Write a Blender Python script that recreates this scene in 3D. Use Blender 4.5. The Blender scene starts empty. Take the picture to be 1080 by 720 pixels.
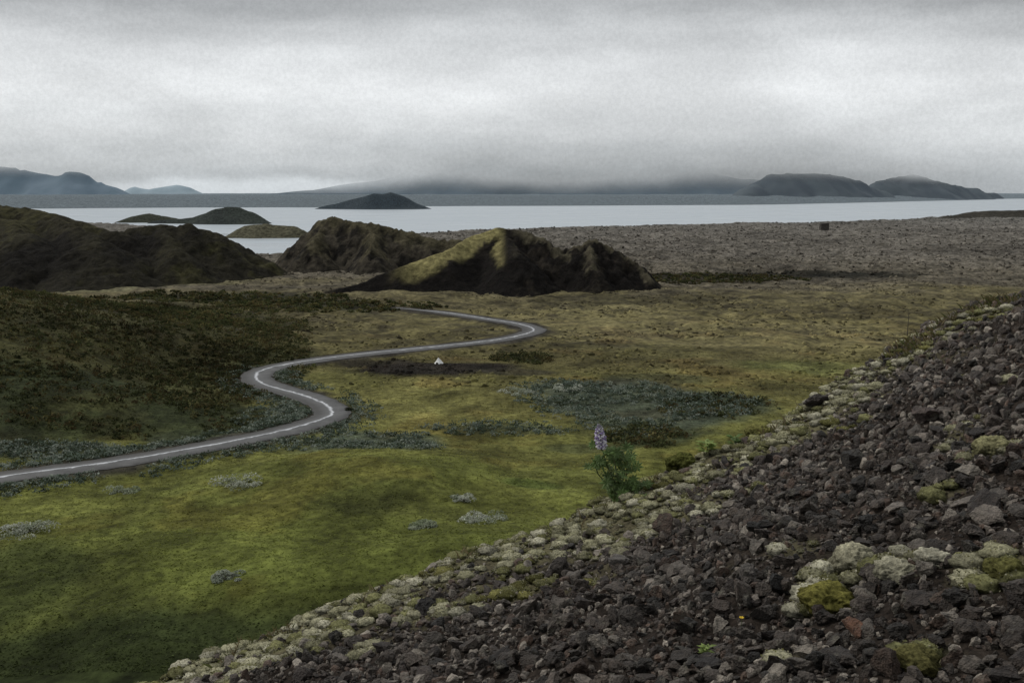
import bpy, bmesh, math, random
import numpy as np
from mathutils import Vector, Matrix, noise as mn
R_ = np.random.RandomState(7); random.seed(7)
scene = bpy.context.scene; col = scene.collection
# ------------------------------------------------------------- camera
FP=1050.0; H=30.0; PITCH=math.atan(157/1050.0)
cam=bpy.data.objects.new('camera',bpy.data.cameras.new('camera')); col.objects.link(cam)
cam.location=(0,0,H); cam.rotation_euler=(math.radians(90)-PITCH,0,0)
cam.data.lens=35; cam.data.sensor_width=36; cam.data.clip_start=0.1; cam.data.clip_end=60000
scene.camera=cam
cp,sp=math.cos(PITCH),math.sin(PITCH)
def ray(px,py):
    a=(px-540)/FP; b=(360-py)/FP
    return (a, cp+b*sp, -sp+b*cp)
def at(px,py,D):
    r=ray(px,py); t=D/r[1]; return (r[0]*t, D, H+r[2]*t)
def gnd(px,py,z=0.0):
    r=ray(px,py); t=(z-H)/r[2]; return (r[0]*t, r[1]*t)
def proj(x,y,z):
    dx=x; dy=y; dz=z-H
    f=dy*cp-dz*sp; u=dy*sp+dz*cp
    return 540+FP*dx/f, 360-FP*u/f, f
# ------------------------------------------------------------- noise
def _h(ix,iy,s):
    n=ix.astype(np.int64).astype(np.uint32)*np.uint32(374761393)+iy.astype(np.int64).astype(np.uint32)*np.uint32(668265263)+np.uint32((s*2246822519+977)&0xffffffff)
    n=(n^(n>>np.uint32(13)))*np.uint32(1274126177); n=n^(n>>np.uint32(16))
    n=n*np.uint32(2654435761); n=n^(n>>np.uint32(15))
    return n.astype(np.float64)/4294967296.0
def vn(x,y,s=0):
    x=np.asarray(x,dtype=np.float64); y=np.asarray(y,dtype=np.float64)
    ix=np.floor(x); iy=np.floor(y); fx=x-ix; fy=y-iy
    ux=fx*fx*(3-2*fx); uy=fy*fy*(3-2*fy)
    a=_h(ix,iy,s); b=_h(ix+1,iy,s); c=_h(ix,iy+1,s); d=_h(ix+1,iy+1,s)
    return (a+(b-a)*ux+(c-a)*uy+(a-b-c+d)*ux*uy)*2-1
def fbm(x,y,o=4,s=0,g=0.5):
    x=np.asarray(x,dtype=np.float64); y=np.asarray(y,dtype=np.float64)
    t=0;a=1.0;n=0
    for i in range(o):
        t=t+a*vn(x,y,s+i*17); n+=a; a*=g
        x,y=x*1.62-y*1.2+13.1, x*1.2+y*1.62+7.7
    return t/n
def ss(a,b,x):
    t=np.clip((np.asarray(x,dtype=np.float64)-a)/(b-a),0,1); return t*t*(3-2*t)
# ------------------------------------------------------------- mesh helpers
def mesh_np(name,V,F,cols=None,smooth=True):
    V=np.asarray(V,dtype=np.float32); F=np.asarray(F,dtype=np.int32); k=F.shape[1]
    me=bpy.data.meshes.new(name); me.vertices.add(len(V)); me.vertices.foreach_set('co',V.ravel())
    me.loops.add(F.size); me.loops.foreach_set('vertex_index',F.ravel())
    me.polygons.add(len(F)); me.polygons.foreach_set('loop_start',np.arange(0,F.size,k,dtype=np.int32))
    me.polygons.foreach_set('use_smooth',np.full(len(F),smooth,dtype=bool))
    if cols is not None:
        a=me.color_attributes.new('Col','FLOAT_COLOR','POINT')
        c=np.ones((len(V),4),dtype=np.float32); c[:,:3]=cols; a.data.foreach_set('color',c.ravel())
    me.update(calc_edges=True)
    return me
def add(name,me,m,parent=None,**k):
    o=bpy.data.objects.new(name,me); col.objects.link(o)
    if me and m: 
        me.materials.clear(); me.materials.append(m)
    if parent: o.parent=parent
    for a,b in k.items(): o[a]=b
    return o
def empty(name,loc,label,cat,group=None):
    o=bpy.data.objects.new(name,None); col.objects.link(o); o.location=loc; o['label']=label; o['category']=cat
    if group: o['group']=group
    return o
def gridfaces(nu,nv):
    i=np.arange((nu-1)*(nv-1)); a=(i//(nv-1))*nv+i%(nv-1)
    return np.stack([a,a+nv,a+nv+1,a+1],1)
# ------------------------------------------------------------- materials
def nodes(name):
    m=bpy.data.materials.new(name); m.use_nodes=True; nt=m.node_tree
    return m,nt,nt.nodes['Principled BSDF'],nt.nodes.new,nt.links.new
def vcol_mat(name,scale=1.0,detail=8,lo=0.55,hi=1.5,rough=0.95,bump=0.5,bdist=0.1,spec=0.2,objc=False,fine=None,fixed=None,trans=0):
    m,nt,p,N,L=nodes(name)
    g=N('ShaderNodeNewGeometry'); tc=N('ShaderNodeTexCoord')
    vec=tc.outputs['Object'] if objc else g.outputs['Position']
    if fixed: a=N('ShaderNodeRGB'); a.outputs[0].default_value=(*fixed,1); ac=a.outputs[0]
    else: a=N('ShaderNodeVertexColor'); a.layer_name='Col'; ac=a.outputs['Color']
    n=N('ShaderNodeTexNoise'); n.inputs['Scale'].default_value=scale; n.inputs['Detail'].default_value=detail; n.inputs['Roughness'].default_value=0.65
    L(vec,n.inputs['Vector'])
    mr=N('ShaderNodeMapRange'); mr.inputs['From Min'].default_value=0.33; mr.inputs['From Max'].default_value=0.67
    mr.inputs['To Min'].default_value=lo; mr.inputs['To Max'].default_value=hi; L(n.outputs['Fac'],mr.inputs['Value'])
    val=mr.outputs[0]
    if fine:
        n2=N('ShaderNodeTexNoise'); n2.inputs['Scale'].default_value=fine; n2.inputs['Detail'].default_value=5; L(vec,n2.inputs['Vector'])
        m2=N('ShaderNodeMapRange'); m2.inputs['From Min'].default_value=0.35; m2.inputs['From Max'].default_value=0.65
        m2.inputs['To Min'].default_value=0.62; m2.inputs['To Max'].default_value=1.35; L(n2.outputs['Fac'],m2.inputs['Value'])
        mu=N('ShaderNodeMath'); mu.operation='MULTIPLY'; L(val,mu.inputs[0]); L(m2.outputs[0],mu.inputs[1]); val=mu.outputs[0]
    v=N('ShaderNodeVectorMath'); v.operation='SCALE'; L(ac,v.inputs[0]); L(val,v.inputs['Scale'])
    L(v.outputs[0],p.inputs['Base Color']); p.inputs['Roughness'].default_value=rough
    p.inputs['Specular IOR Level'].default_value=spec
    if bump:
        b=N('ShaderNodeBump'); b.inputs['Strength'].default_value=bump; b.inputs['Distance'].default_value=bdist
        L(n.outputs['Fac'],b.inputs['Height']); L(b.outputs[0],p.inputs['Normal'])
    if trans:
        t=N('ShaderNodeBsdfTranslucent'); L(v.outputs[0],t.inputs['Color']); mx=N('ShaderNodeMixShader'); mx.inputs[0].default_value=trans
        L(p.outputs[0],mx.inputs[1]); L(t.outputs[0],mx.inputs[2]); L(mx.outputs[0],nt.nodes['Material Output'].inputs['Surface'])
    return m
M_ground=vcol_mat('moss_ground',0.9,7,0.5,1.6,bump=0.9,bdist=0.4,fine=0.16,spec=.08)
M_hill=vcol_mat('lava_hill',0.45,9,0.4,1.65,bump=1.0,bdist=1.6,spec=.1)
M_leaf=vcol_mat('leaf_mass',3.0,2,0.75,1.25,rough=0.8,bump=0,trans=.4,spec=.1)
M_block=vcol_mat('lava_blocks',1.0,3,0.7,1.3,rough=0.95,bump=0,spec=.1)
M_slope=vcol_mat('slope_soil',30,8,0.4,1.9,bump=1.0,bdist=0.04,spec=.1)
M_moss=vcol_mat('moss_cushion',60,8,0.4,1.6,bump=1.0,bdist=0.022,spec=0.05)
def rock_mat():
    m,nt,p,N,L=nodes('scoria')
    g=N('ShaderNodeNewGeometry'); oi=N('ShaderNodeObjectInfo'); a=N('ShaderNodeVertexColor'); a.layer_name='Col'
    n=N('ShaderNodeTexNoise'); n.inputs['Scale'].default_value=34; n.inputs['Detail'].default_value=7; n.inputs['Roughness'].default_value=0.75; L(g.outputs['Position'],n.inputs['Vector'])
    mr=N('ShaderNodeMapRange'); mr.inputs['From Min'].default_value=0.33; mr.inputs['From Max'].default_value=0.67; mr.inputs['To Min'].default_value=0.35; mr.inputs['To Max'].default_value=1.8; L(n.outputs['Fac'],mr.inputs['Value'])
    m2=N('ShaderNodeMapRange'); m2.inputs['To Min'].default_value=0.6; m2.inputs['To Max'].default_value=1.5; L(oi.outputs['Random'],m2.inputs['Value'])
    mu=N('ShaderNodeMath'); mu.operation='MULTIPLY'; L(mr.outputs[0],mu.inputs[0]); L(m2.outputs[0],mu.inputs[1])
    v=N('ShaderNodeVectorMath'); v.operation='SCALE'; L(a.outputs['Color'],v.inputs[0]); L(mu.outputs[0],v.inputs['Scale'])
    n2=N('ShaderNodeTexNoise'); n2.inputs['Scale'].default_value=9; n2.inputs['Detail'].default_value=7; n2.inputs['Roughness'].default_value=0.8; L(g.outputs['Position'],n2.inputs['Vector'])
    r=N('ShaderNodeMapRange'); r.inputs['From Min'].default_value=0.55; r.inputs['From Max'].default_value=0.64; r.inputs['To Max'].default_value=0.75; L(n2.outputs['Fac'],r.inputs['Value'])
    mx=N('ShaderNodeMix'); mx.data_type='RGBA'; L(r.outputs[0],mx.inputs['Factor']); L(v.outputs[0],mx.inputs['A']); mx.inputs['B'].default_value=(0.17,0.155,0.12,1)
    L(mx.outputs['Result'],p.inputs['Base Color']); p.inputs['Roughness'].default_value=0.55; p.inputs['Specular IOR Level'].default_value=0.3
    vo=N('ShaderNodeTexVoronoi'); vo.inputs['Scale'].default_value=110; L(g.outputs['Position'],vo.inputs['Vector'])
    ad=N('ShaderNodeMath'); ad.operation='MULTIPLY_ADD'; ad.inputs[1].default_value=0.4; L(vo.outputs['Distance'],ad.inputs[0]); L(n.outputs['Fac'],ad.inputs[2])
    b=N('ShaderNodeBump'); b.inputs['Strength'].default_value=1.0; b.inputs['Distance'].default_value=0.024; L(ad.outputs[0],b.inputs['Height']); L(b.outputs[0],p.inputs['Normal'])
    return m
M_rock=rock_mat()
def plain(name,c,rough=0.7,scale=20,lo=.75,hi=1.25,spec=.3,trans=0): return vcol_mat(name,scale,4,lo,hi,rough=rough,bump=0.2,bdist=0.01,fixed=c,spec=spec,trans=trans)
# ------------------------------------------------------------- road path
RP=[(-120,526),(-60,515),(0,504),(60,496),(120,488),(180,478),(240,467),(290,457),(328,447),(350,438),(345,428),(322,418),(293,410),(274,403),(271,395),(287,388),(325,381),(380,374),(430,369),(480,364),(530,358),(560,351),(562,346.5),(545,341.5),(515,337),(490,333),(465,329.5),(440,327),(418,325)]
RW=np.array([gnd(a,b,0.3) for a,b in RP])
def catmull(P,n=10):
    out=[]
    for i in range(len(P)-1):
        p0=P[max(i-1,0)];p1=P[i];p2=P[i+1];p3=P[min(i+2,len(P)-1)]
        for k in range(n):
            t=k/n; out.append(0.5*((2*p1)+(-p0+p2)*t+(2*p0-5*p1+4*p2-p3)*t*t+(-p0+3*p1-3*p2+p3)*t**3))
    out.append(P[-1]); return np.array(out)
RC=catmull(RW,10)
for _ in range(6): RC[1:-1]=(RC[:-2]+RC[1:-1]*2+RC[2:])/4
def segdist(x,y,P):
    best=np.full(x.shape,1e9); 
    for i in range(len(P)-1):
        ax,ay=P[i][:2]; bx,by=P[i+1][:2]; dx,dy=bx-ax,by-ay; L2=dx*dx+dy*dy+1e-9
        t=np.clip(((x-ax)*dx+(y-ay)*dy)/L2,0,1); d=(x-ax-t*dx)**2+(y-ay-t*dy)**2
        best=np.minimum(best,d)
    return np.sqrt(best)
RCs=RC[::3]
def roaddist(x,y):
    d=np.full(x.shape,200.0); m=(y>70)&(y<420)&(x>-140)&(x<60)
    d[m]=np.minimum(segdist(x[m],y[m],RCs),200); return d
# ------------------------------------------------------------- ground height
NS=np.array([(-900,1300),(-200,1250),(60,1050),(130,930),(200,800),(222,640),(240,520),(265,478),(300,478),(322,540),(340,670),(450,732),(560,829),(700,900),(860,1016),(940,1090),(1000,1260),(1040,1440),(1080,1580),(1300,1900),(2000,2500)],float)
FS=np.array([(-900,1700),(60,1900),(200,2000),(340,2050),(450,2200),(600,2300),(780,2450),(850,2700),(920,3100),(1000,3900),(1045,4900),(1080,5000),(1300,5600),(2000,6000)],float)
LAKE=-0.8
def G(x,y,rd=None):
    x=np.asarray(x,float); y=np.asarray(y,float)
    if rd is None: rd=roaddist(x,y)
    k=ss(4,26,rd)
    z=1.3*fbm(x/55,y/55,3,1)*k*ss(40,90,y)
    z+=18*np.exp(-((x+127)**2+(y-165)**2)/(2*41**2))*ss(5,30,rd)
    z+=2.6*np.exp(-(((x+14)/14)**2+((y-100)/12)**2))*ss(4,14,rd)
    z+=2.6*np.exp(-(((x-2)/30)**2+((y-72)/12)**2))
    z+=0.40*fbm(x/5,y/5,4,5)*ss(2.6,8,rd)
    z+=0.3*(1-ss(2.8,7.5,rd))
    hum=1-np.abs(fbm(x/9,y/9,4,9))*2.2
    z+=0.7*hum*ss(150,240,y)*ss(6,20,rd)*(1-ss(300,360,y))
    hum2=(1-np.abs(fbm(x/9,y/9,5,11,0.65))*2.6)
    z+=1.6*hum2*ss(290,400,y)*(1-ss(1000,1800,y))*ss(6,20,rd)
    px=540+FP*x/np.maximum(y,1)
    nsd=np.interp(px,NS[:,0],NS[:,1])*(1+0.05*fbm(x/90,y/160,4,21)); fsd=np.interp(px,FS[:,0],FS[:,1])*(1+0.03*fbm(x/300,y/300,4,23))
    inl=ss(0,18,y-nsd); out=ss(0,60,y-fsd)
    z=z*(1-inl)+inl*-3.5
    far=0.5+19*ss(0,700,y-fsd)+4*fbm(x/120,y/120,4,31)*ss(40,300,y-fsd)
    z=z*(1-out)+far*out
    return z
# ------------------------------------------------------------- ground colours
PATCH=[
 (395,470,100,16,(.07,.085,.058),.9),(240,462,90,7,(.075,.088,.06),.8),(300,440,45,14,(.075,.088,.058),.6),(60,478,90,8,(.06,.072,.045),.7),
 (660,430,120,24,(.07,.085,.06),.9),(600,412,60,7,(.10,.115,.08),.7),(760,430,60,16,(.052,.065,.042),.8),(520,452,90,7,(.06,.072,.044),.7),(680,460,50,10,(.042,.053,.03),.8),
 (600,505,95,24,(.145,.155,.042),.7),(560,512,45,7,(.06,.09,.022),.6),(430,428,95,22,(.165,.157,.052),.8),(360,402,50,14,(.14,.135,.045),.8),
 (455,391,115,10,(.016,.013,.011),.98),(400,384,60,6,(.022,.018,.014),.9),(550,380,40,5,(.025,.03,.018),.8),(540,395,60,5,(.035,.032,.022),.8),
 (780,350,210,25,(.175,.152,.070),.7),(660,345,110,28,(.16,.14,.066),.6),(830,388,85,12,(.145,.152,.052),.9),(680,375,110,12,(.135,.124,.05),.6),
 (860,293,110,6,(.014,.014,.010),.97),(760,297,90,5,(.02,.018,.012),.85),(640,318,150,6,(.03,.027,.016),.6),
 (90,306,120,5,(.17,.16,.09),.8),(200,300,60,5,(.13,.118,.062),.6),(300,345,120,16,(.115,.10,.05),.6),(230,318,120,8,(.022,.025,.014),.85),(350,325,120,6,(.024,.028,.015),.8),
 (100,385,190,60,(.048,.047,.019),.9),(240,405,70,45,(.052,.055,.022),.75),(100,445,150,22,(.034,.043,.019),.85),(150,350,120,14,(.065,.054,.024),.6),
 (385,542,50,18,(.055,.062,.018),.7),(110,610,45,20,(.05,.055,.016),.6),(300,520,160,25,(.125,.137,.036),.6),(330,600,200,45,(.105,.12,.026),.5),(200,575,160,30,(.125,.14,.033),.5),
 (90,715,240,42,(.034,.045,.015),.85),(-20,640,80,60,(.05,.062,.018),.7),(480,505,70,18,(.125,.138,.034),.6),(620,470,60,5,(.055,.064,.032),.6),(420,330,60,6,(.11,.098,.05),.6),(700,400,60,5,(.05,.054,.03),.6),(880,330,120,5,(.06,.05,.026),.6),(620,365,60,4,(.045,.04,.02),.7)]  # lower-left patch paints a corner vignette into the turf colour
PW=[]
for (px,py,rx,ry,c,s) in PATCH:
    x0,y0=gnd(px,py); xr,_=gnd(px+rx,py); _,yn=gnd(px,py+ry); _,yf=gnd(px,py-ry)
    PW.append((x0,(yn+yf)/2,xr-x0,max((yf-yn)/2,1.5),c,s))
def pw(i,x,y,n):
    x0,y0,rx,ry,c,s=PW[i]; q=np.sqrt(((x-x0)/rx)**2+((y-y0)/ry)**2)+n*0.75
    return s*(1-ss(0.65,1.15,q))
def GC(x,y,rd,z):
    n1=fbm(x/22,y/22,5,41,0.6); n2=fbm(x/6,y/6,4,43,0.6); n3=fbm(x/60,y/60,4,47); n4=fbm(x/11+40,y/11,5,141,0.6); n5=fbm(x/2.6,y/2.6,3,151,.6)
    st=[(50,(.045,.055,.017)),(70,(.088,.10,.025)),(100,(.135,.142,.036)),(140,(.14,.132,.044)),(190,(.14,.123,.052)),(290,(.132,.114,.058)),(330,(.13,.113,.082)),(480,(.145,.131,.11)),(900,(.155,.144,.128)),(1500,(.12,.12,.11)),(1700,(.125,.15,.165)),(4000,(.15,.18,.20)),(9000,(.2,.24,.27))]  # last stops paint aerial haze into the far shore as bluish grey
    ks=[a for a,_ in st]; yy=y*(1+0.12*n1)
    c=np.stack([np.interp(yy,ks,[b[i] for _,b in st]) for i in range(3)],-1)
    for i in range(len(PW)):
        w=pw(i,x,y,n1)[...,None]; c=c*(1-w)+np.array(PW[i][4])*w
    m=(ss(.10,.4,n4)*.45*(1-ss(180,260,y)))[...,None]; c=c*(1-m)+c*np.array((1.15,.92,.85))*m
    m=(ss(.10,.4,-n4)*.45*(1-ss(180,260,y)))[...,None]; c=c*(1-m)+c*.55*m
    m=(ss(0.0,0.35,n2)*0.5*ss(150,220,y)*(1-ss(1200,1700,y)))[...,None]; c=c*(1-m)+np.array((.030,.026,.019))*m
    m=(ss(0.05,0.4,n5)*0.6*ss(150,220,y)*(1-ss(700,1000,y)))[...,None]; c=c*(1-m)+np.array((.032,.028,.020))*m
    m=(ss(0.12,0.5,n1)*0.45*(1-ss(1200,1700,y)))[...,None]; c=c*(1-m)+c*0.4*m
    c=c*(1+0.35*n2*(1-ss(1500,1700,y)))[...,None]*(1+0.35*n3*(1-ss(1500,1700,y)))[...,None]
    m=((1-ss(2.8,5.2,rd+n2*2.2))*0.9)[...,None]; c=c*(1-m)+np.array((.036,.032,.028))*m
    return np.clip(c,0.004,1)
NR,NA=1450,860
rr=np.exp(np.linspace(math.log(22),math.log(11000),NR)); aa=np.linspace(-0.85,0.85,NA)
RRg,AA=np.meshgrid(rr,aa,indexing='ij'); X=(RRg*np.sin(AA)).ravel(); Y=(RRg*np.cos(AA)).ravel()
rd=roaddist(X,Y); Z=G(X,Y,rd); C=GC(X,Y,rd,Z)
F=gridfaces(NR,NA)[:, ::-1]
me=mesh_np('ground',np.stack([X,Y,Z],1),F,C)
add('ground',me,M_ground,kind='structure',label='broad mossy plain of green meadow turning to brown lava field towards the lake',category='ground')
# ------------------------------------------------------------- road
T=np.gradient(RC,axis=0); T/=np.linalg.norm(T,axis=1)[:,None]; Nn=np.stack([-T[:,1],T[:,0]],1)
us=np.linspace(0,1,9); V=[];U=[]
wn=fbm(np.arange(len(RC))/2.0,np.zeros(len(RC)),3,5)
for i in range(len(RC)):
    wd=(5.0+.7*wn[i])*(1 if i<len(RC)-25 else max(.25,(len(RC)-i)/25))
    for u in us:
        p=RC[i]+Nn[i]*(u-.5)*wd; V.append((p[0],p[1],0.36+0.10*(1-(2*u-1)**2))); U.append(u)
V=np.array(V)
Fr=gridfaces(len(RC),9)
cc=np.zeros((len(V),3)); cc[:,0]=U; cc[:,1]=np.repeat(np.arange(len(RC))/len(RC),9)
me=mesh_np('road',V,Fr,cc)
m,nt,p,N,L=nodes('worn_asphalt')
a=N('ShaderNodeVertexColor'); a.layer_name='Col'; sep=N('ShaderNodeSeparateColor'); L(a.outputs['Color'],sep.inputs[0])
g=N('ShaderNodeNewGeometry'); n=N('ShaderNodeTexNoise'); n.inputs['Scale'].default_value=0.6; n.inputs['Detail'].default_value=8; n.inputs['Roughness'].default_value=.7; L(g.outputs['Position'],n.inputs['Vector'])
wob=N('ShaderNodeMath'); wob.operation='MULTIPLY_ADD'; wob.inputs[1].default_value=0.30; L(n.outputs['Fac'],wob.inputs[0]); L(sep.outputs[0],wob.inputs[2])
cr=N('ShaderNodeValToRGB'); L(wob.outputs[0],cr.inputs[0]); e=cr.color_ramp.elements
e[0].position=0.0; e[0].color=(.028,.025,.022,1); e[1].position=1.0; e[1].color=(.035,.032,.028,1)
for ps,c in ((.20,(.032,.029,.026,1)),(.29,(.065,.063,.061,1)),(.46,(.08,.078,.076,1)),(.61,(.09,.09,.09,1)),(.65,(.5,.51,.53,1)),(.68,(.5,.51,.53,1)),(.73,(.09,.09,.09,1)),(.9,(.06,.057,.054,1))):  # bright middle stops paint a sky sheen onto the worn wheel track
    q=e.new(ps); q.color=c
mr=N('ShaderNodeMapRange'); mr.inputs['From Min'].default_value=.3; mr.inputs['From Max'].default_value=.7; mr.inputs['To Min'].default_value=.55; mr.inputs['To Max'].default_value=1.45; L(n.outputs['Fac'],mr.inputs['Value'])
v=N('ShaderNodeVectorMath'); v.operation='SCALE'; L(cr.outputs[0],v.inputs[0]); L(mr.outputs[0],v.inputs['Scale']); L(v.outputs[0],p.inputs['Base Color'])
p.inputs['Roughness'].default_value=.6
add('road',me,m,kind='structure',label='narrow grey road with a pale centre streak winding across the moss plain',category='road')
# ------------------------------------------------------------- lake
m,nt,p,N,L=nodes('lake_water')
p.inputs['Base Color'].default_value=(.46,.51,.55,1); p.inputs['Roughness'].default_value=.32; p.inputs['IOR'].default_value=1.33
g=N('ShaderNodeNewGeometry'); mp=N('ShaderNodeMapping'); mp.inputs['Scale'].default_value=(.01,.06,1); L(g.outputs['Position'],mp.inputs['Vector'])
n=N('ShaderNodeTexNoise'); n.inputs['Scale'].default_value=1; n.inputs['Detail'].default_value=8; L(mp.outputs[0],n.inputs['Vector'])
b=N('ShaderNodeBump'); b.inputs['Strength'].default_value=.2; b.inputs['Distance'].default_value=1; L(n.outputs['Fac'],b.inputs['Height']); L(b.outputs[0],p.inputs['Normal'])
mr=N('ShaderNodeMapRange'); mr.inputs['From Min'].default_value=.35; mr.inputs['From Max'].default_value=.65; mr.inputs['To Min'].default_value=.26; mr.inputs['To Max'].default_value=.52; L(n.outputs['Fac'],mr.inputs['Value']); L(mr.outputs[0],p.inputs['Roughness'])
xs=np.linspace(-9000,9000,60); ys=np.linspace(380,12000,60); A,B=np.meshgrid(xs,ys,indexing='ij')
me=mesh_np('lake',np.stack([A.ravel(),B.ravel(),np.full(A.size,LAKE)],1),gridfaces(60,60),None)
add('lake',me,m,kind='structure',label='wide pale lake lying flat behind the lava plain',category='lake')
# ------------------------------------------------------------- hills and mountains
def hill(name,label,cat,ridges,k,res,base=-2.0,colf=None,mat=None,namp=1.5,nsc=14,power=1.35,soft=2.0,seed=0,warp=6,crag=0,cragf=None):
    rp=[[at(*q) for q in rdg] for rdg in ridges]
    allp=np.array([q for r in rp for q in r]); mg=(allp[:,2].max()-base)/k*1.15+5
    x0,x1=allp[:,0].min()-mg,allp[:,0].max()+mg; y0,y1=allp[:,1].min()-mg,allp[:,1].max()+mg
    nx=int((x1-x0)/res)+2; ny=int((y1-y0)/res)+2
    A,B=np.meshgrid(np.linspace(x0,x1,nx),np.linspace(y0,y1,ny),indexing='ij'); x=A.ravel(); y=B.ravel()
    wx=x+warp*fbm(x/(nsc*1.6),y/(nsc*1.6),4,seed+3); wy=y+warp*fbm(x/(nsc*1.6),y/(nsc*1.6),4,seed+5)
    best=np.full(x.shape,-1e9); bd=np.full(x.shape,1e9)
    for P in rp:
        for i in range(len(P)-1):
            ax,ay,az=P[i]; bx,by,bz=P[i+1]; dx,dy=bx-ax,by-ay; L2=dx*dx+dy*dy+1e-9
            t=np.clip(((wx-ax)*dx+(wy-ay)*dy)/L2,0,1); d=np.sqrt((wx-ax-t*dx)**2+(wy-ay-t*dy)**2+soft*soft)-soft
            zr=az+(bz-az)*t; Hh=np.maximum(zr-base,.5); q=d/(Hh/k)
            h=base+Hh*np.where(q<1,(1-np.clip(q,0,1))**power,-(q-1)*0.3)
            up=h>best; best=np.where(up,h,best); bd=np.where(up,d,bd)
    env=np.clip((best-base)/6,0,1)
    nz=(1-np.abs(fbm(x/nsc,y/nsc,5,seed+11,.55))*2.2)-.55
    z=best+namp*nz*env*(0.35+0.65*ss(0,8,bd))
    if crag:
        c2=(1-np.abs(fbm(x/4.5,y/4.5,5,seed+33,.65))*2.6); cf=cragf(540+FP*x/y) if cragf else 1; z=z+crag*c2*env*cf
    z=np.maximum(z,base-1.5)
    gx,gy=np.gradient(z.reshape(nx,ny),res)
    c=colf(x,y,z,bd,gx.ravel(),gy.ravel()) if colf else None
    F=gridfaces(nx,ny); keep=(z[F]>base-1.4).any(1); F=F[keep]
    used=np.zeros(len(x),bool); used[F.ravel()]=True; idx=np.cumsum(used)-1; F=idx[F]
    me=mesh_np(name,np.stack([x,y,z],1)[used],F,c[used] if c is not None else None)
    return add(name,me,mat or M_hill,kind='structure',label=label,category=cat)
def mixc(a,b,w): return a*(1-w[:,None])+np.array(b)*w[:,None]
def darkhill(x,y,z,bd,gx,gy):
    n=fbm(x/6,y/6,5,71,.65); n2=fbm(x/25,y/25,4,73); c=np.tile(np.array((.020,.018,.012)),(len(x),1))
    c=mixc(c,(.046,.043,.019),ss(.05,.4,n+n2*.5)*.8); c=mixc(c,(.008,.007,.006),ss(.0,.3,-n2+.4*n)*.85)
    c=mixc(c,(.055,.050,.026),(1-ss(1,5,bd+5*n))*.3); return c
def midhill(x,y,z,bd,gx,gy):
    n=fbm(x/5,y/5,5,81,.65); px=540+FP*x/y; c=np.tile(np.array((.009,.0075,.0065)),(len(x),1))
    c=mixc(c,(.034,.028,.021),ss(.1,.45,n)*.7)
    c=mixc(c,(.26,.23,.10),(1-ss(3,5.5,bd+2.2*n))*ss(405,450,px)*(1-ss(522,536,px))*.97)
    c=mixc(c,(.13,.115,.075),(1-ss(.5,2.0,bd+3*n))*ss(535,555,px)*.6)
    c=mixc(c,(.06,.052,.03),(1-ss(-1,2,z))*ss(.0,.3,n)*.6)
    return c
def rearhill(x,y,z,bd,gx,gy):
    n=fbm(x/5,y/5,5,91,.7); c=np.tile(np.array((.050,.043,.032)),(len(x),1))
    c=mixc(c,(.009,.008,.007),ss(.0,.22,n)*.92); c=mixc(c,(.085,.075,.043),(1-ss(1,5,bd+6*n))*.7); return c
def haze(c1,c2):  # two noise-mixed tones; for far mountains, aerial haze is painted into them
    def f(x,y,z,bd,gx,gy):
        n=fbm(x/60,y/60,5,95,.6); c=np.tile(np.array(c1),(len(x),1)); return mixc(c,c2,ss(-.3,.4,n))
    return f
hill('hill','long dark lava hill with moss streaks at the left edge of the plain','hill',
 [[(-160,214,370),(-60,212,365),(0,218,362),(30,220,360),(62,229,356),(98,239,350),(128,248,345)],[(60,228,356),(95,256,325)],[(0,222,360),(20,250,325)]],
 .52,1.2,colf=darkhill,namp=1.7,nsc=16,seed=1,warp=5,crag=.9,soft=2.5,power=1.15)
hill('hill','lower dark double-humped lava hill right of the long hill at the left edge','hill',
 [[(110,252,345),(132,245,350),(150,240,352),(168,238,353),(182,240,353),(198,238,352),(214,243,352),(236,255,352),(258,269,350)],[(168,238,353),(190,262,335)]],
 .58,1.1,colf=darkhill,namp=1.6,nsc=13,seed=8,warp=4,crag=.9,soft=1.5,power=1.2)
hill('hill','black cinder hill with a yellow-green moss ridge in the centre of the plain','hill',
 [[(340,307,294),(380,300,298),(428,282,304),(478,261,314),(510,246,324),(526,240,326),(545,245,325),(573,257,320),(600,272,314)],[(594,276,316),(605,262,318),(614,258,318),(628,258,318),(644,265,317),(668,281,314),(684,297,308)],[(530,243,326),(545,268,306)],[(620,260,318),(624,285,304)]],
 .74,.8,colf=midhill,namp=.9,nsc=12,seed=20,warp=2.5,soft=.5,crag=1.3,power=1.15,cragf=lambda p:.2+1.3*ss(530,560,p))
hill('hill','brown craggy hill directly behind the moss-ridged cinder hill','hill',
 [[(305,264,400),(320,252,398),(335,236,396),(352,231,394),(368,235,392),(385,237,390),(412,242,388),(450,251,384),(490,258,380)],[(345,238,394),(335,262,375)],[(400,242,388),(395,262,370)]],
 .8,1.0,colf=rearhill,namp=1.4,nsc=12,seed=40,warp=4,crag=1.5,soft=1)
hill('hill','small dark pointed headland standing in the lake at the left','hill',
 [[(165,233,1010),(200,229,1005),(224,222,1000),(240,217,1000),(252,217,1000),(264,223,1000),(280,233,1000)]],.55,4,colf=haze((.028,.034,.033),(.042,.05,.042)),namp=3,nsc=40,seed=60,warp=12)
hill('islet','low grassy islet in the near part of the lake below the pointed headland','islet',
 [[(238,249,690),(258,238,695),(275,236,695),(305,238,695),(328,246,690)],[(205,246,760),(245,247,740)]],.5,2.5,colf=haze((.05,.05,.032),(.09,.085,.055)),namp=1.5,nsc=20,seed=65,warp=8)
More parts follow.
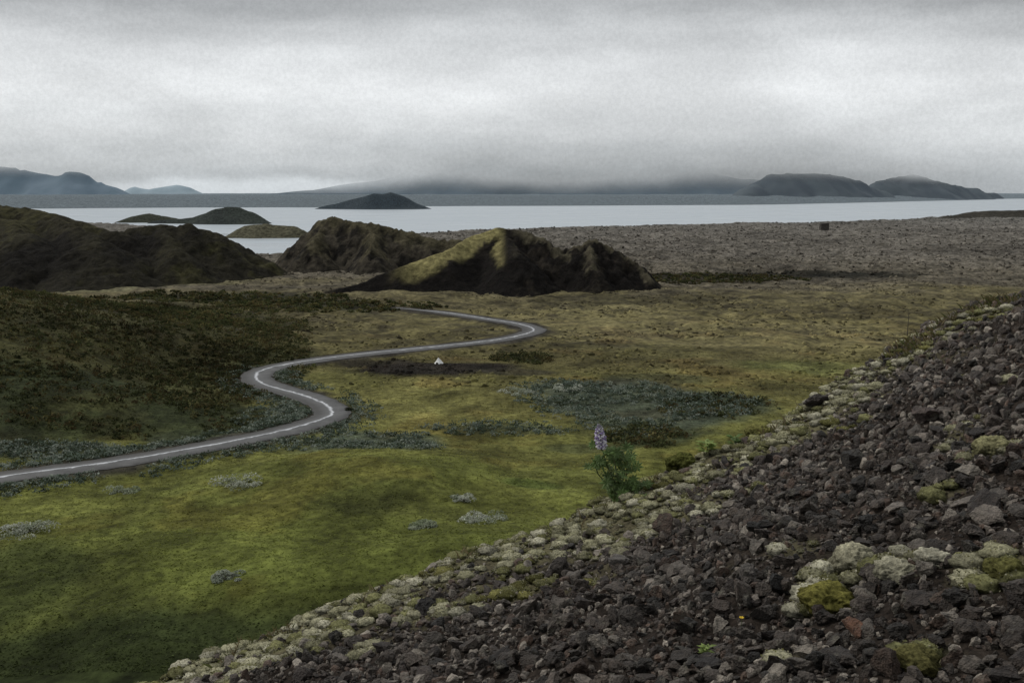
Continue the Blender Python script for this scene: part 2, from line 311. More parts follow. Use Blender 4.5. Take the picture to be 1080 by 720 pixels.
hill('islet','flat dark spit of land left of the pointed headland','islet',
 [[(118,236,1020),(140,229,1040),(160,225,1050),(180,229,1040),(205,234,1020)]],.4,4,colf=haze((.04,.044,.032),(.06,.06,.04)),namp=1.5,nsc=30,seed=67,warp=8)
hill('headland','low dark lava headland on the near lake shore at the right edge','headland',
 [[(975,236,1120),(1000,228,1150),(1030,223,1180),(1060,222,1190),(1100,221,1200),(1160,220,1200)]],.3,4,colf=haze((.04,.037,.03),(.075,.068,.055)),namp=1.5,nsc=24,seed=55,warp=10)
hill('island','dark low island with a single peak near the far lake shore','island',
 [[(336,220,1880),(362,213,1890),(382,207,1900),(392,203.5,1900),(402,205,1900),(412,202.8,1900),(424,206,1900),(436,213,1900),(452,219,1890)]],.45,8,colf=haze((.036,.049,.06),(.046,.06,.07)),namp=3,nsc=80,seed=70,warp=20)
M_far=vcol_mat('hazy_mountain',0.004,6,.9,1.1,bump=0)
def cloudmat(name,z0,z1,ns=.0015):
    m=vcol_mat(name,0.003,6,.9,1.1,bump=0); nt=m.node_tree; N=nt.nodes.new; L=nt.links.new; p=nt.nodes['Principled BSDF']; out=nt.nodes['Material Output']
    g=N('ShaderNodeNewGeometry'); s=N('ShaderNodeSeparateXYZ'); L(g.outputs['Position'],s.inputs[0])
    n=N('ShaderNodeTexNoise'); n.inputs['Scale'].default_value=ns; n.inputs['Detail'].default_value=4; L(g.outputs['Position'],n.inputs['Vector'])
    ma=N('ShaderNodeMath'); ma.operation='MULTIPLY_ADD'; ma.inputs[1].default_value=(z1-z0)*1.0; L(n.outputs['Fac'],ma.inputs[0]); L(s.outputs[2],ma.inputs[2])
    mr=N('ShaderNodeMapRange'); mr.interpolation_type='SMOOTHSTEP'; mr.inputs['From Min'].default_value=z0+(z1-z0)*.5; mr.inputs['From Max'].default_value=z1+(z1-z0)*.5; L(ma.outputs[0],mr.inputs['Value'])
    t=N('ShaderNodeBsdfTransparent'); mx=N('ShaderNodeMixShader'); L(mr.outputs[0],mx.inputs[0]); L(p.outputs[0],mx.inputs[1]); L(t.outputs[0],mx.inputs[2]); L(mx.outputs[0],out.inputs['Surface'])
    return m
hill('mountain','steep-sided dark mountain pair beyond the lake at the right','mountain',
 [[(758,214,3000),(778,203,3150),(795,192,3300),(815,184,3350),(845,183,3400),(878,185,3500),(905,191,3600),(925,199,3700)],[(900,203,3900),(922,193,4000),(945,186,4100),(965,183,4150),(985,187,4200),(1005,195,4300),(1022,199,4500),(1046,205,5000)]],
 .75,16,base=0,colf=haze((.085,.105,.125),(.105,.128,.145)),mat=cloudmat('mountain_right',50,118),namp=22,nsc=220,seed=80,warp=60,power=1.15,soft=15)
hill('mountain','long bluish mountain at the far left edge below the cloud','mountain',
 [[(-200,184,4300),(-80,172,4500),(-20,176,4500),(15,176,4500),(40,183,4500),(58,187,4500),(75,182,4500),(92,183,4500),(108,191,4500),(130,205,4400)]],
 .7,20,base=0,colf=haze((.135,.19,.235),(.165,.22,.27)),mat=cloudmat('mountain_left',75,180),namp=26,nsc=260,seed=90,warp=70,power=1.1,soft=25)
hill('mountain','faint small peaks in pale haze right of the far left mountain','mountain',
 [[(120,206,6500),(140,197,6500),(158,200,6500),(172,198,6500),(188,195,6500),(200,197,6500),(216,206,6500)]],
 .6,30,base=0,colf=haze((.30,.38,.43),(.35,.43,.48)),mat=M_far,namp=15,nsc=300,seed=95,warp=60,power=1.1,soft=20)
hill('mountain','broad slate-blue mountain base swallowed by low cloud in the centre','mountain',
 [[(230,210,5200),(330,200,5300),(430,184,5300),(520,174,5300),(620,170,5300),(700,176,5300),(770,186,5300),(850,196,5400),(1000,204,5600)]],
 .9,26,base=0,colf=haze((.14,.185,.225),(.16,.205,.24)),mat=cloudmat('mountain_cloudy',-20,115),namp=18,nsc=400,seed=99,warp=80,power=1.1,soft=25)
# ------------------------------------------------------------- leaf-clump generator
def leafmesh(name,cen,siz,colr,flat=.4):
    n=len(cen); a=R_.randn(n,3); a/=np.linalg.norm(a,axis=1)[:,None]; b=R_.randn(n,3); b[:,2]*=flat*2
    b-=a*(a*b).sum(1)[:,None]; b/=np.linalg.norm(b,axis=1)[:,None]; s=np.asarray(siz)[:,None]
    v0=cen-a*s*.5; v1=cen+b*s*.35; v2=cen+a*s*.5; v3=cen-b*s*.35
    V=np.stack([v0,v1,v2,v3],1).reshape(-1,3); F=np.arange(n*4).reshape(n,4)
    return mesh_np(name,V,F,np.repeat(colr,4,axis=0),False)
def clumps(cx,cy,cz,r,h,n,colr,ls):
    N=len(cx); th=R_.rand(N,n)*6.283; q=np.sqrt(R_.rand(N,n)); u=R_.rand(N,n)**.5
    dome=np.sqrt(np.maximum(1-q*q,0)); zz=h[:,None]*dome*(.25+.75*u)
    x=cx[:,None]+r[:,None]*q*np.cos(th); y=cy[:,None]+r[:,None]*q*np.sin(th)
    P=np.stack([x,y,cz[:,None]+zz],-1).reshape(-1,3)
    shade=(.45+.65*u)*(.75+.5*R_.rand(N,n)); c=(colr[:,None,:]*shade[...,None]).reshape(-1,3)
    s=(ls*(.6+.8*R_.rand(N,n))*np.ones((N,1))).reshape(-1); return P,s,c
def scatter_patch(ids,count,rmin,rmax,palette,nleaf,ls,spread=1.0,road=0,thr=-.2,tint=False):
    P=[];S=[];Cc=[]; pts=[]
    for i in ids:
        x0,y0,rx,ry,c,s=PW[i]; k=int(count*max(.12,rx*ry/1000))
        th=R_.rand(k)*6.283; q=np.sqrt(R_.rand(k))*spread; q=q*(1+.35*fbm(np.cos(th)*2+i,np.sin(th)*2,3,203)); pts.append((x0+rx*q*np.cos(th),y0+ry*q*np.sin(th)))
    if road:
        j=R_.randint(10,150,road); o=(3.2+3.6*R_.rand(road)**1.5)*np.where(R_.rand(road)>.5,1,-1); pts.append((RC[j,0]+Nn[j,0]*o+R_.randn(road)*.5,RC[j,1]+Nn[j,1]*o+R_.randn(road)*.5))
    for x,y in pts:
        rdd=roaddist(x,y); ok=(fbm(x/7,y/7,3,51)>thr)&(rdd>2.9)&(y>55)
        x=x[ok];y=y[ok];z=G(x,y); r=rmin+(rmax-rmin)*R_.rand(len(x))**2; r=np.minimum(r,np.maximum(rdd[ok]-2.5,.25)); pal=np.array(palette)[R_.randint(0,len(palette),len(x))]
        if tint: pal=pal*(1+.9*fbm(x/16,y/16,4,211))[:,None]
        far=1 if (len(y)==0 or y.mean()<200) else 1.8
        p,s_,c_=clumps(x,y,z-.05,r,r*.85,nleaf,pal,ls*far); P.append(p);S.append(s_);Cc.append(c_)
    return np.concatenate(P),np.concatenate(S),np.concatenate(Cc)
grey=[(.15,.19,.15),(.22,.255,.21),(.08,.105,.07),(.055,.07,.038),(.29,.32,.27),(.12,.15,.115)]
dark=[(.048,.056,.022),(.066,.070,.028),(.034,.040,.016),(.095,.086,.034),(.075,.060,.026)]
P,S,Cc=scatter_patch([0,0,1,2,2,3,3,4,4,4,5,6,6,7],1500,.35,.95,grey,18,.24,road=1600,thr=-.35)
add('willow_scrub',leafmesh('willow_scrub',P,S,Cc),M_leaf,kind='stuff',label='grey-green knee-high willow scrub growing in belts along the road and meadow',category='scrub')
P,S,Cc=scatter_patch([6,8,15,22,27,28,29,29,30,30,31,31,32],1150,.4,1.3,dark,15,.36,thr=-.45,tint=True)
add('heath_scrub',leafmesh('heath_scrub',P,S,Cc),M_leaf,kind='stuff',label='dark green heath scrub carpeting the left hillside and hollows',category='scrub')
# grass and moss tufts over the meadow
k=130000; yv=58+R_.rand(k)**1.3*130; xv=(R_.rand(k)*1.5-.75)*yv; rdd=roaddist(xv,yv); ok=rdd>3.2; xv,yv=xv[ok],yv[ok]
zv=G(xv,yv); base=GC(xv,yv,rdd[ok],zv); cv=base*(1.15+1.1*R_.rand(len(xv)))[:,None]
dd=np.sqrt(xv**2+yv**2)
V0=np.stack([xv,yv,zv],1); th=R_.rand(len(xv))*6.283; w=.05+.10*R_.rand(len(xv))*dd/90; hh=.03+.09*R_.rand(len(xv))
dx=np.stack([np.cos(th)*w,np.sin(th)*w,0*w],1); lean=np.stack([R_.randn(len(xv))*.10,R_.randn(len(xv))*.10,hh],1)
V=np.stack([V0-dx,V0+dx,V0+lean],1).reshape(-1,3)
add('grass',mesh_np('grass',V,np.arange(len(V)).reshape(-1,3),np.repeat(cv,3,axis=0),False),M_leaf,kind='stuff',label='short yellow-green grass and moss tufts covering the meadow',category='grass')
# individual pale willow shrubs
def tube(bm,pts,rad,seg=6):
    rings=[]
    for i,pt in enumerate(pts):
        d=(pts[min(i+1,len(pts)-1)]-pts[max(i-1,0)]).normalized(); a=d.orthogonal().normalized(); b=d.cross(a)
        rings.append([bm.verts.new(pt+(a*math.cos(t*6.28318/seg)+b*math.sin(t*6.28318/seg))*rad[i]) for t in range(seg)])
    for i in range(len(rings)-1):
        for t in range(seg): bm.faces.new((rings[i][t],rings[i][(t+1)%seg],rings[i+1][(t+1)%seg],rings[i+1][t]))
    bm.faces.new(rings[-1]); bm.faces.new(rings[0][::-1])
M_bark=plain('bark',(.05,.04,.03))
def shrub(px,py,wpx,label,pal,n=1700,hf=.3,group=None,name='willow_shrub',cat='shrub'):
    x,y=gnd(px,py); z=float(G(np.array([x]),np.array([y]))[0]); x,y=gnd(px,py,z); z=float(G(np.array([x]),np.array([y]))[0])
    r=wpx*y/FP*.5; e=empty(name,(x,y,z),label,cat,group)
    ps=[];ss_=[];cs=[]
    for j in range(15):
        a=random.random()*6.28; q=random.random()**.6*.85*r; rr_=r*(.15+.3*random.random())
        p_,s_,c_=clumps(np.array([q*math.cos(a)]),np.array([q*math.sin(a)]),np.array([0.]),np.array([rr_]),np.array([rr_*hf*2.6*(.6+.5*random.random())]),n//15,np.array([random.choice(pal)]),.16)
        ps.append(p_);ss_.append(s_);cs.append(c_)
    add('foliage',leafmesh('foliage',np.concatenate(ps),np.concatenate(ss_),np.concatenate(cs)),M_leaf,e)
    bm=bmesh.new()
    for j in range(7):
        a=j*.9+random.random(); tip=Vector((math.cos(a)*r*.6,math.sin(a)*r*.6,r*hf*.6)); tube(bm,[Vector((0,0,-.05)),tip*.5+Vector((0,0,.05)),tip],[.03,.02,.008],5)
    tag=bpy.data.meshes.new('stem'); bm.to_mesh(tag); bm.free(); add('stem',tag,M_bark,e)
pg=[(.44,.46,.38),(.54,.56,.48),(.30,.33,.24)]
for a in [(26,562,74,'wide pale grey willow shrub at the left edge of the meadow',pg),
 (130,520,40,'flat pale willow shrub on the meadow just below the road at the left',[(.28,.32,.2),(.34,.37,.27)]),
 (250,513,54,'pale willow shrub on the meadow below the road, left of the centre mound',pg),
 (240,610,38,'dull grey willow shrub alone low in the left meadow',[(.3,.33,.26),(.38,.40,.33)]),
 (487,527,36,'round pale willow shrub, upper one of the two left of the slope crest',pg),
 (503,550,58,'broad pale willow shrub just beyond the slope crest, lower of the two',pg),
 (445,556,38,'faint grey-green willow shrub left of the broad pale shrub',[(.3,.34,.22),(.36,.39,.29)]),
 (545,413,42,'pale shrub beside the dark bare soil in the middle of the plain',pg),
 (600,410,34,'small pale shrub at the upper edge of the grey-green scrub belt',pg),
 (368,432,14,'small dark bush at the outer side of the road bend',[(.02,.025,.012),(.03,.034,.015)])]: shrub(*a)
# ------------------------------------------------------------- foreground slope
CR=[(150,724,7.0),(220,692,7.2),(300,658,7.4),(400,616,7.6),(470,592,7.8),(540,577,8.0),(600,552,8.2),(650,527,8.4),(700,502,8.6),(750,474,8.9),(800,452,9.2),(850,429,9.5),(900,397,9.8),(950,367,10.1),(1000,340,10.4),(1040,323,10.7),(1080,311,11.0)]
CW=np.array([at(*c) for c in CR])
cx_=np.concatenate([[-70,-12],CW[:,0],[9,60]]); cz_=np.concatenate([[-4,CW[0,2]-.47*(12+CW[0,0])],CW[:,2],[CW[-1,2]+.28*(9-CW[-1,0]),38]])-.04; cy_=np.concatenate([[14,6.0],CW[:,1],[12.2,26]])
def FG(x,y):
    x=np.asarray(x,float); y=np.asarray(y,float)
    zc=np.interp(x,cx_,cz_); yc=np.interp(x,cx_,cy_)+.25*fbm(x/1.1,x*0+3,3,7)
    d=y-yc
    back=.78*(np.sqrt(d*d+.04)-.2)
    z=zc-np.where(d>0,back,.15*d)
    fine=(1-ss(12,25,np.abs(y)+np.abs(x)*.5))
    near=1-np.clip((y-yc)/2+1,0,1)
    z+=fine*(.16*fbm(x/.9,y/.9,4,61)*(.3+.7*near)+.035*fbm(x/.25,y/.25,3,63))
    return z
def ycrest(x): return np.interp(x,cx_,cy_)
def hit(px,py):
    r=ray(px,py)
    for i in range(30,600):
        t=i*.03; x,y,z=r[0]*t,r[1]*t,H+r[2]*t
        if z<float(FG(x,y)): return (x,y,float(FG(x,y)))
    D=float(np.interp(px,[c[0] for c in CR],[c[2] for c in CR])); t=D/r[1]; return (r[0]*t,r[1]*t,float(FG(r[0]*t,r[1]*t)))
SP=[(890,612,60,20,0),(940,592,50,16,0),(865,636,36,14,1),(1045,600,45,22,1),(720,482,30,12,1),(1050,478,30,12,0),(965,695,50,20,1),(850,455,40,12,0),(1000,520,22,10,1),(1040,335,40,14,2),(380,690,40,12,1),(560,620,50,14,0),(830,700,28,10,1)]
SPW=[]
for (px,py,rx,ry,t) in SP:
    h=hit(px,py); D=h[1]; SPW.append((h[0],h[1],rx*D/FP,min(.8,ry*D/FP*2.2),t))
def mossw(x,y):
    n=fbm(x/.5,y/.5,4,77,.6); d=ycrest(x)-y
    w=(1-ss(.65,1.7,d+n*1.3))*(1-.65*ss(2.8,4.8,x)); w=w+(.7*ss(.38,.6,fbm(x/.8+9,y/.8,4,79)))
    for a,b,rx,ry,t in SPW: w=np.maximum(w,1-ss(.6,1.2,np.sqrt(((x-a)/rx)**2+((y-b)/ry)**2)+n*.5))
    return np.clip(w,0,1)
u=np.linspace(-1,1,620); gx=np.sign(u)*(np.abs(u)*9+ (np.abs(u)**6)*52); v=np.linspace(0,1,560)
gy=-6+v*20+(v**9)*46
A,B=np.meshgrid(gx,gy,indexing='ij'); x=A.ravel();y=B.ravel(); z=FG(x,y); mw=mossw(x,y); n=fbm(x/.3,y/.3,4,83)
c=np.tile(np.array((.026,.020,.016)),(len(x),1)); c=mixc(c,(.14,.128,.07),mw*.85); c=mixc(c,(.048,.038,.030),ss(.0,.4,n)*.5)
me=mesh_np('rocky_slope',np.stack([x,y,z],1),gridfaces(620,560),c)
add('rocky_slope',me,M_slope,kind='structure',label='steep flank of dark volcanic rubble rising to the right in the foreground',category='slope')
def ico(s):
    bm=bmesh.new(); bmesh.ops.create_icosphere(bm,subdivisions=s,radius=1); bm.verts.ensure_lookup_table()
    V=np.array([q.co[:] for q in bm.verts]); F=np.array([[q.index for q in f.verts] for f in bm.faces]); bm.free(); return V,F
I1,I2,I3,I4,I5=[ico(s) for s in (1,2,3,4,5)]
def chop(V,rs,n=11,rough=.06):
    V=V.copy()
    for i in range(n):
        d=rs.randn(3); d/=np.linalg.norm(d); q=.36+.4*rs.rand(); s=V@d; V-=np.outer(np.maximum(0,s-q),d)
    off=rs.rand(3)*50
    nz=np.array([mn.fractal(Vector(p*1.8+off),1.0,2.0,4) for p in V]); nz2=np.array([mn.noise(Vector(p*6+off)) for p in V])
    V=V*(1+rough*2.2*nz+rough*nz2)[:,None]; V*=np.array((1.15,.75+.35*rs.rand(),.5+.35*rs.rand())); return V
rs=np.random.RandomState(3)
big=[chop(I4[0],rs,9,.11) for _ in range(14)]; med=[chop(I2[0],rs,7,.13) for _ in range(12)]; sml=[chop(I1[0],rs,6,.15) for _ in range(8)]
pal=np.array([(.044,.034,.027),(.060,.048,.039),(.032,.025,.021),(.12,.102,.085),(.020,.017,.014),(.17,.148,.122),(.062,.042,.031),(.052,.043,.036),(.036,.028,.023)])
NRK=125000
yy=1.5+R_.rand(NRK)*11; xx=-5.5+R_.rand(NRK)*13.5
sz=.009+.015*R_.rand(NRK)+.045*R_.rand(NRK)**9+ .028*(R_.rand(NRK)>.989)
mw=mossw(xx,yy); keep=(yy<ycrest(xx)+.4)&(R_.rand(NRK)>mw*.93)&(xx**2+yy**2>1.4)
xx,yy,sz=xx[keep],yy[keep],sz[keep]; zz=FG(xx,yy)+sz*.3
px,py,f=proj(xx,yy,zz); vis=(px>0)&(px<1080)&(py<712)&(f>0)&(yy<ycrest(xx)-.05)&(py>300)
app=np.where(vis,sz/f,0); order=np.argsort(-app); ind=order[:285]; rest=order[285:]
vm=[]
for i,b in enumerate(big):
    cc=np.tile(pal[i%len(pal)],(len(b),1)); me_=mesh_np('rock_shape',b,I4[1],cc,False); me_.materials.append(M_rock); vm.append(me_)
for k,i in enumerate(ind):
    vi=random.randrange(len(vm)); o=bpy.data.objects.new('lava_rock',vm[vi]); col.objects.link(o)
    o.location=(xx[i],yy[i],zz[i]+sz[i]*.25); s=sz[i]*1.1; o.scale=(s,s,s); o.rotation_euler=(random.random()*.9,random.random()*.9,random.random()*6.28)
    o['label']='rough dark brown scoria rock lying loose among the slope rubble'; o['category']='rock'; o['group']='loose scoria rocks on the foreground slope'
def randrot(n):
    q=R_.randn(n,4); q/=np.linalg.norm(q,axis=1)[:,None]; w,x,y,z=q.T
    return np.stack([1-2*(y*y+z*z),2*(x*y-z*w),2*(x*z+y*w),2*(x*y+z*w),1-2*(x*x+z*z),2*(y*z-x*w),2*(x*z-y*w),2*(y*z+x*w),1-2*(x*x+y*y)],1).reshape(n,3,3)
def scatter_mesh(X_,Y_,Z_,S_,C_,groups):
    VV=[];FF=[];CC=[];off=0
    for idx,base_,fc in groups:
        pick=R_.randint(0,len(base_),len(idx))
        for j,b in enumerate(base_):
            g_=idx[pick==j]
            if len(g_)==0: continue
            Rm=randrot(len(g_)); v_=np.einsum('nij,kj->nki',Rm,b)*S_[g_][:,None,None]+np.stack([X_[g_],Y_[g_],Z_[g_]],1)[:,None,:]
            nv=len(b); f_=(fc[None]+ (np.arange(len(g_))*nv)[:,None,None]+off).reshape(-1,3)
            VV.append(v_.reshape(-1,3));FF.append(f_);CC.append(np.repeat(C_[g_],nv,axis=0)); off+=len(g_)*nv
    return np.concatenate(VV),np.concatenate(FF),np.concatenate(CC)
Crk=pal[R_.randint(0,len(pal),len(xx))]*(.6+.9*R_.rand(len(xx)))[:,None]
a_,b_,c_=scatter_mesh(xx,yy,zz,sz,Crk,[(rest[sz[rest]>=.026],med,I2[1]),(rest[sz[rest]<.026],sml,I1[1])])
add('scoria_rubble',mesh_np('scoria_rubble',a_,b_,c_,False),M_rock,kind='stuff',label='dark brown volcanic gravel and small stones covering the foreground slope',category='gravel')
# lava blocks and moss hummocks on the plain
k=42000; yb=300+R_.rand(k)**1.25*1150; xb=(R_.rand(k)*1.3-.62)*yb; pxb=540+FP*xb/yb; ok=(yb<np.interp(pxb,NS[:,0],NS[:,1])-6)&(pxb>250)&(R_.rand(k)<ss(290,400,yb)+.15); xb,yb=xb[ok],yb[ok]; zb=G(xb,yb)
sb=(.25+.8*R_.rand(len(xb))**2)*(.7+yb/1100); cb=GC(xb,yb,roaddist(xb,yb),zb); tone=np.where(R_.rand(len(xb))<.5,.6,1.3)*(.75+.5*R_.rand(len(xb))); cb=cb*tone[:,None]
a_,b_,c_=scatter_mesh(xb,yb,zb-.2*sb,sb,cb,[(np.arange(len(xb)),sml,I1[1])])
add('lava_blocks',mesh_np('lava_blocks',a_,b_,c_,False),M_block,kind='stuff',label='countless broken lava blocks covering the plain up to the lake shore',category='lava')
k=24000; yb=150+R_.rand(k)*185; xb=(R_.rand(k)*1.2-.6)*yb; rb_=roaddist(xb,yb); ok=(rb_>6)&(fbm(xb/14,yb/14,4,119)>-.06)&(xb/yb>-.33); xb,yb,rb_=xb[ok],yb[ok],rb_[ok]; zb=G(xb,yb)
sb=(.2+.7*R_.rand(len(xb))**2); cb=GC(xb,yb,rb_,zb)*np.where(R_.rand(len(xb))<.45,.5,1.4)[:,None]*(.75+.5*R_.rand(len(xb)))[:,None]
a_,b_,c_=scatter_mesh(xb,yb,zb-.35*sb,sb,cb,[(np.arange(len(xb)),sml,I1[1])])
add('moss_hummocks',mesh_np('moss_hummocks',a_,b_,c_,True),M_block,kind='stuff',label='low mossy lava hummocks dotting the middle of the plain',category='moss')
# moss mass on slope
NM=22000
mx_=-5.5+R_.rand(NM)*13; my_=1.5+R_.rand(NM)*11; w=mossw(mx_,my_); ok=(w>.3+.35*R_.rand(NM))&(my_<ycrest(mx_)+.35)
mx_,my_=mx_[ok],my_[ok]; mz_=FG(mx_,my_); ms=.018+.068*R_.rand(len(mx_))**2.0
pale=np.array([(.38,.36,.24),(.31,.295,.185),(.22,.215,.10),(.47,.445,.33),(.13,.125,.045),(.19,.178,.065)])
hb=[]
for i in range(8):
    b=I3[0].copy(); o3=rs.rand(3)*40
    nz=np.array([mn.fractal(Vector(p*1.6+o3),1,2,4)*.42+mn.noise(Vector(p*7+o3))*.14 for p in b]); b=b*(1+nz)[:,None]; b[:,2]*=.5; hb.append(b)
VV=[];FF=[];CC=[];off=0; pick=R_.randint(0,8,len(mx_))
for j,b in enumerate(hb):
    g_=np.where(pick==j)[0]; a=R_.rand(len(g_))*6.283; ca,sa=np.cos(a),np.sin(a)
    v_=np.stack([b[None,:,0]*ca[:,None]-b[None,:,1]*sa[:,None],b[None,:,0]*sa[:,None]+b[None,:,1]*ca[:,None],np.repeat(b[None,:,2],len(g_),0)],-1)*ms[g_][:,None,None]+np.stack([mx_[g_],my_[g_],mz_[g_]+.010],1)[:,None,:]
    nv=len(b); f_=(I3[1][None]+(np.arange(len(g_))*nv)[:,None,None]+off).reshape(-1,3)
    yel=fbm(mx_[g_]/.7,my_[g_]/.7,3,87)
    pi=np.where(yel>.22,R_.randint(3,6,len(g_)),R_.randint(0,4,len(g_))); pi=np.where(yel>.22,np.where(pi==3,2,pi),pi)
    c_=pale[pi]*(.5+.65*R_.rand(len(g_)))[:,None]*.85
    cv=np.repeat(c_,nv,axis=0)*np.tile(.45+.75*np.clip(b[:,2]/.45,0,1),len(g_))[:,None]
    VV.append(v_.reshape(-1,3));FF.append(f_);CC.append(cv); off+=len(g_)*nv
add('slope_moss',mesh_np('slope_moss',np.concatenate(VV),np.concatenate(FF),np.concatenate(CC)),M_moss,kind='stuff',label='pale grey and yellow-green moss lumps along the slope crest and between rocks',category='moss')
NF=100000; jx=R_.randint(0,len(mx_),NF); th=R_.rand(NF)*6.283; q=np.sqrt(R_.rand(NF)); r_=ms[jx]*q*1.1
fx=mx_[jx]+r_*np.cos(th); fy=my_[jx]+r_*np.sin(th); fz=mz_[jx]+.012+ms[jx]*.55*np.sqrt(np.maximum(0,1-q*q))
fc=pale[R_.randint(0,6,NF)]*(.4+.8*R_.rand(NF))[:,None]
add('moss_tips',leafmesh('moss_tips',np.stack([fx,fy,fz],1),.007+.008*R_.rand(NF),fc,1),M_leaf,kind='stuff',label='fine dry moss tips and lichen flecks on the slope moss',category='moss')
def cushion(px,py,rpx,label,c,hf=.6,seed=0):
    h=hit(px,py+rpx*.3); r=rpx*h[1]/FP; b=I5[0].copy(); o3=Vector((seed*3.1,seed*1.7,5))
    nz=np.array([mn.fractal(Vector(p*1.5)+o3,1,2,5)*.28+mn.noise(Vector(p*9)+o3)*.07+abs(mn.noise(Vector(p*4)+o3))*-.22 for p in b]); b=b*(1+nz)[:,None]; b[:,2]*=hf; 
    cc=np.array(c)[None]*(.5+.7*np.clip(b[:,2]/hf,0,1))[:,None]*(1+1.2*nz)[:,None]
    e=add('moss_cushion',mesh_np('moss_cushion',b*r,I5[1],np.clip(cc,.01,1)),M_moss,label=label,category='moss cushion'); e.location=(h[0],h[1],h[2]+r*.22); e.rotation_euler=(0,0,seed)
for a in [(720,482,17,'dark green round moss cushion on the slope crest right of the lupin',(.085,.09,.025),.8,1),
 (1047,474,22,'pale olive moss cushion on a boulder near the right edge of the slope',(.26,.245,.13),.75,2),
 (902,592,27,'pale grey moss cushion, left one of the mossy cluster low on the right slope',(.32,.30,.21),.65,3),
 (945,602,25,'pale grey moss cushion in the middle of the mossy cluster on the right slope',(.35,.33,.24),.6,4),
 (872,632,31,'yellow-green moss cushion below the pale mossy cluster',(.16,.148,.04),.62,5),
 (985,590,20,'small whitish moss cushion at the right end of the mossy cluster',(.36,.34,.26),.6,6),
 (1060,602,24,'dark olive moss cushion near the right picture edge below the boulder',(.12,.115,.04),.65,7),
 (800,445,14,'olive moss cushion on the crest where the slope steepens',(.17,.163,.055),.7,8),
 (965,696,28,'brown-green moss cushion at the very bottom right of the slope',(.10,.092,.035),.6,9)]: cushion(*a)
def special(px,py,rpx,label,c,seed):
    h=hit(px,py+rpx*.3); r=rpx*h[1]/FP; b=chop(I5[0],np.random.RandomState(seed),10,.10)
    o=add('lava_rock',mesh_np('lava_rock',b*r,I5[1],np.tile(np.array(c),(len(b),1)),False),M_rock,label=label,category='rock'); o.location=(h[0],h[1],h[2]+r*.4); o.rotation_euler=(.3,.2,seed)
special(903,668,18,'rust-orange rock low on the right part of the slope',(.15,.075,.045),5)
special(448,642,17,'black rounded rock in the pale moss of the lower left crest',(.014,.012,.011),6)
special(860,425,13,'angular dark boulder standing up on the crest right of the olive cushion',(.03,.024,.021),9)
special(790,612,17,'flat greyish rock in the middle of the rubble slope',(.095,.083,.073),8)
special(975,440,17,'large purplish-brown rock high on the right rubble slope',(.06,.045,.039),11)
special(655,595,15,'squat grey rock in the rubble below the lupin',(.085,.075,.066),12)
special(880,700,22,'largest dark rock at the bottom edge of the slope',(.030,.025,.022),13)
# ------------------------------------------------------------- lupin and small plants
M_green=plain('leaf_green',(.085,.135,.036),.6,8,.5,1.5,trans=.25); M_green2=plain('fresh_leaf',(.22,.29,.08),.6,30,trans=.3); M_stem=plain('stem_green',(.08,.10,.04),.6)
M_petal=vcol_mat('lupin_petal',60,3,.8,1.2,rough=.6,bump=0,trans=.3); M_yel=plain('yellow_petal',(.8,.55,.03),.6)
def leaflet(bm,c,d,n,L,w):
    s=d.cross(n).normalized(); pts=[c,c+d*L*.5+s*w-n*w*.2,c+d*L+n*(-L*.15),c+d*L*.5-s*w-n*w*.2,c+d*L*.5+n*w*.3]
    v=[bm.verts.new(p_) for p_ in pts]; bm.faces.new((v[0],v[1],v[4])); bm.faces.new((v[1],v[2],v[4])); bm.faces.new((v[2],v[3],v[4])); bm.faces.new((v[3],v[0],v[4]))
def palm(parent,base,tip,mat,L):
    bm=bmesh.new(); tube(bm,[base,(base+tip)/2+Vector((0,0,.01)),tip],[.003,.0025,.002],5)
    n=(Vector((0,0,1))+Vector((random.uniform(-.8,.8),random.uniform(-1.4,.0),0))).normalized(); a=n.orthogonal().normalized(); b=n.cross(a); t0=random.random()
    for k in range(8):
        t=k*6.283/8+t0; d=(a*math.cos(t)+b*math.sin(t)+n*.3).normalized(); leaflet(bm,tip,d,n,L*(.8+.4*random.random()),L*.18)
    me=bpy.data.meshes.new('leaf'); bm.to_mesh(me); bm.free(); add('leaf',me,mat,parent)
def tubeobj(name,pts,rad,mat,parent):
    bm=bmesh.new(); tube(bm,pts,rad,7); me=bpy.data.meshes.new(name); bm.to_mesh(me); bm.free(); return add(name,me,mat,parent)
D=8.35; b0=at(655,533,D); zb0=float(FG(b0[0],b0[1])); B0=Vector((b0[0],b0[1],zb0))
lup=empty('lupin_plant',B0,'tall lupin with pale lilac flower spike and green fans of leaves on the slope crest','plant')
def rel(px,py,dy=0): return Vector(at(px,py,D+dy))-B0
stems=[[Vector((0,0,-.03)),rel(649,510),rel(640,490),rel(634,470),rel(632,450)],[Vector((0,0,-.03)),rel(660,507),rel(662,488),rel(655,476)],[Vector((0,0,-.03)),rel(645,516,.05),rel(631,500,.05),rel(624,482)],[Vector((0,0,-.03)),rel(666,522,-.08),rel(678,514,-.12)],[Vector((0,0,-.03)),rel(652,505,-.08),rel(647,482,-.08)],[Vector((0,0,-.03)),rel(650,525,-.1),rel(646,512,-.15)],[Vector((0,0,-.03)),rel(662,530,-.15),rel(672,526,-.3)]]
for s_ in stems: tubeobj('stem',s_,[.008,.006,.005,.004,.003][:len(s_)],M_stem,lup)
VV=[];FF=[];CC=[];off=0; s0=rel(634.5,473); s1=rel(631.5,448); rsp=np.random.RandomState(5)
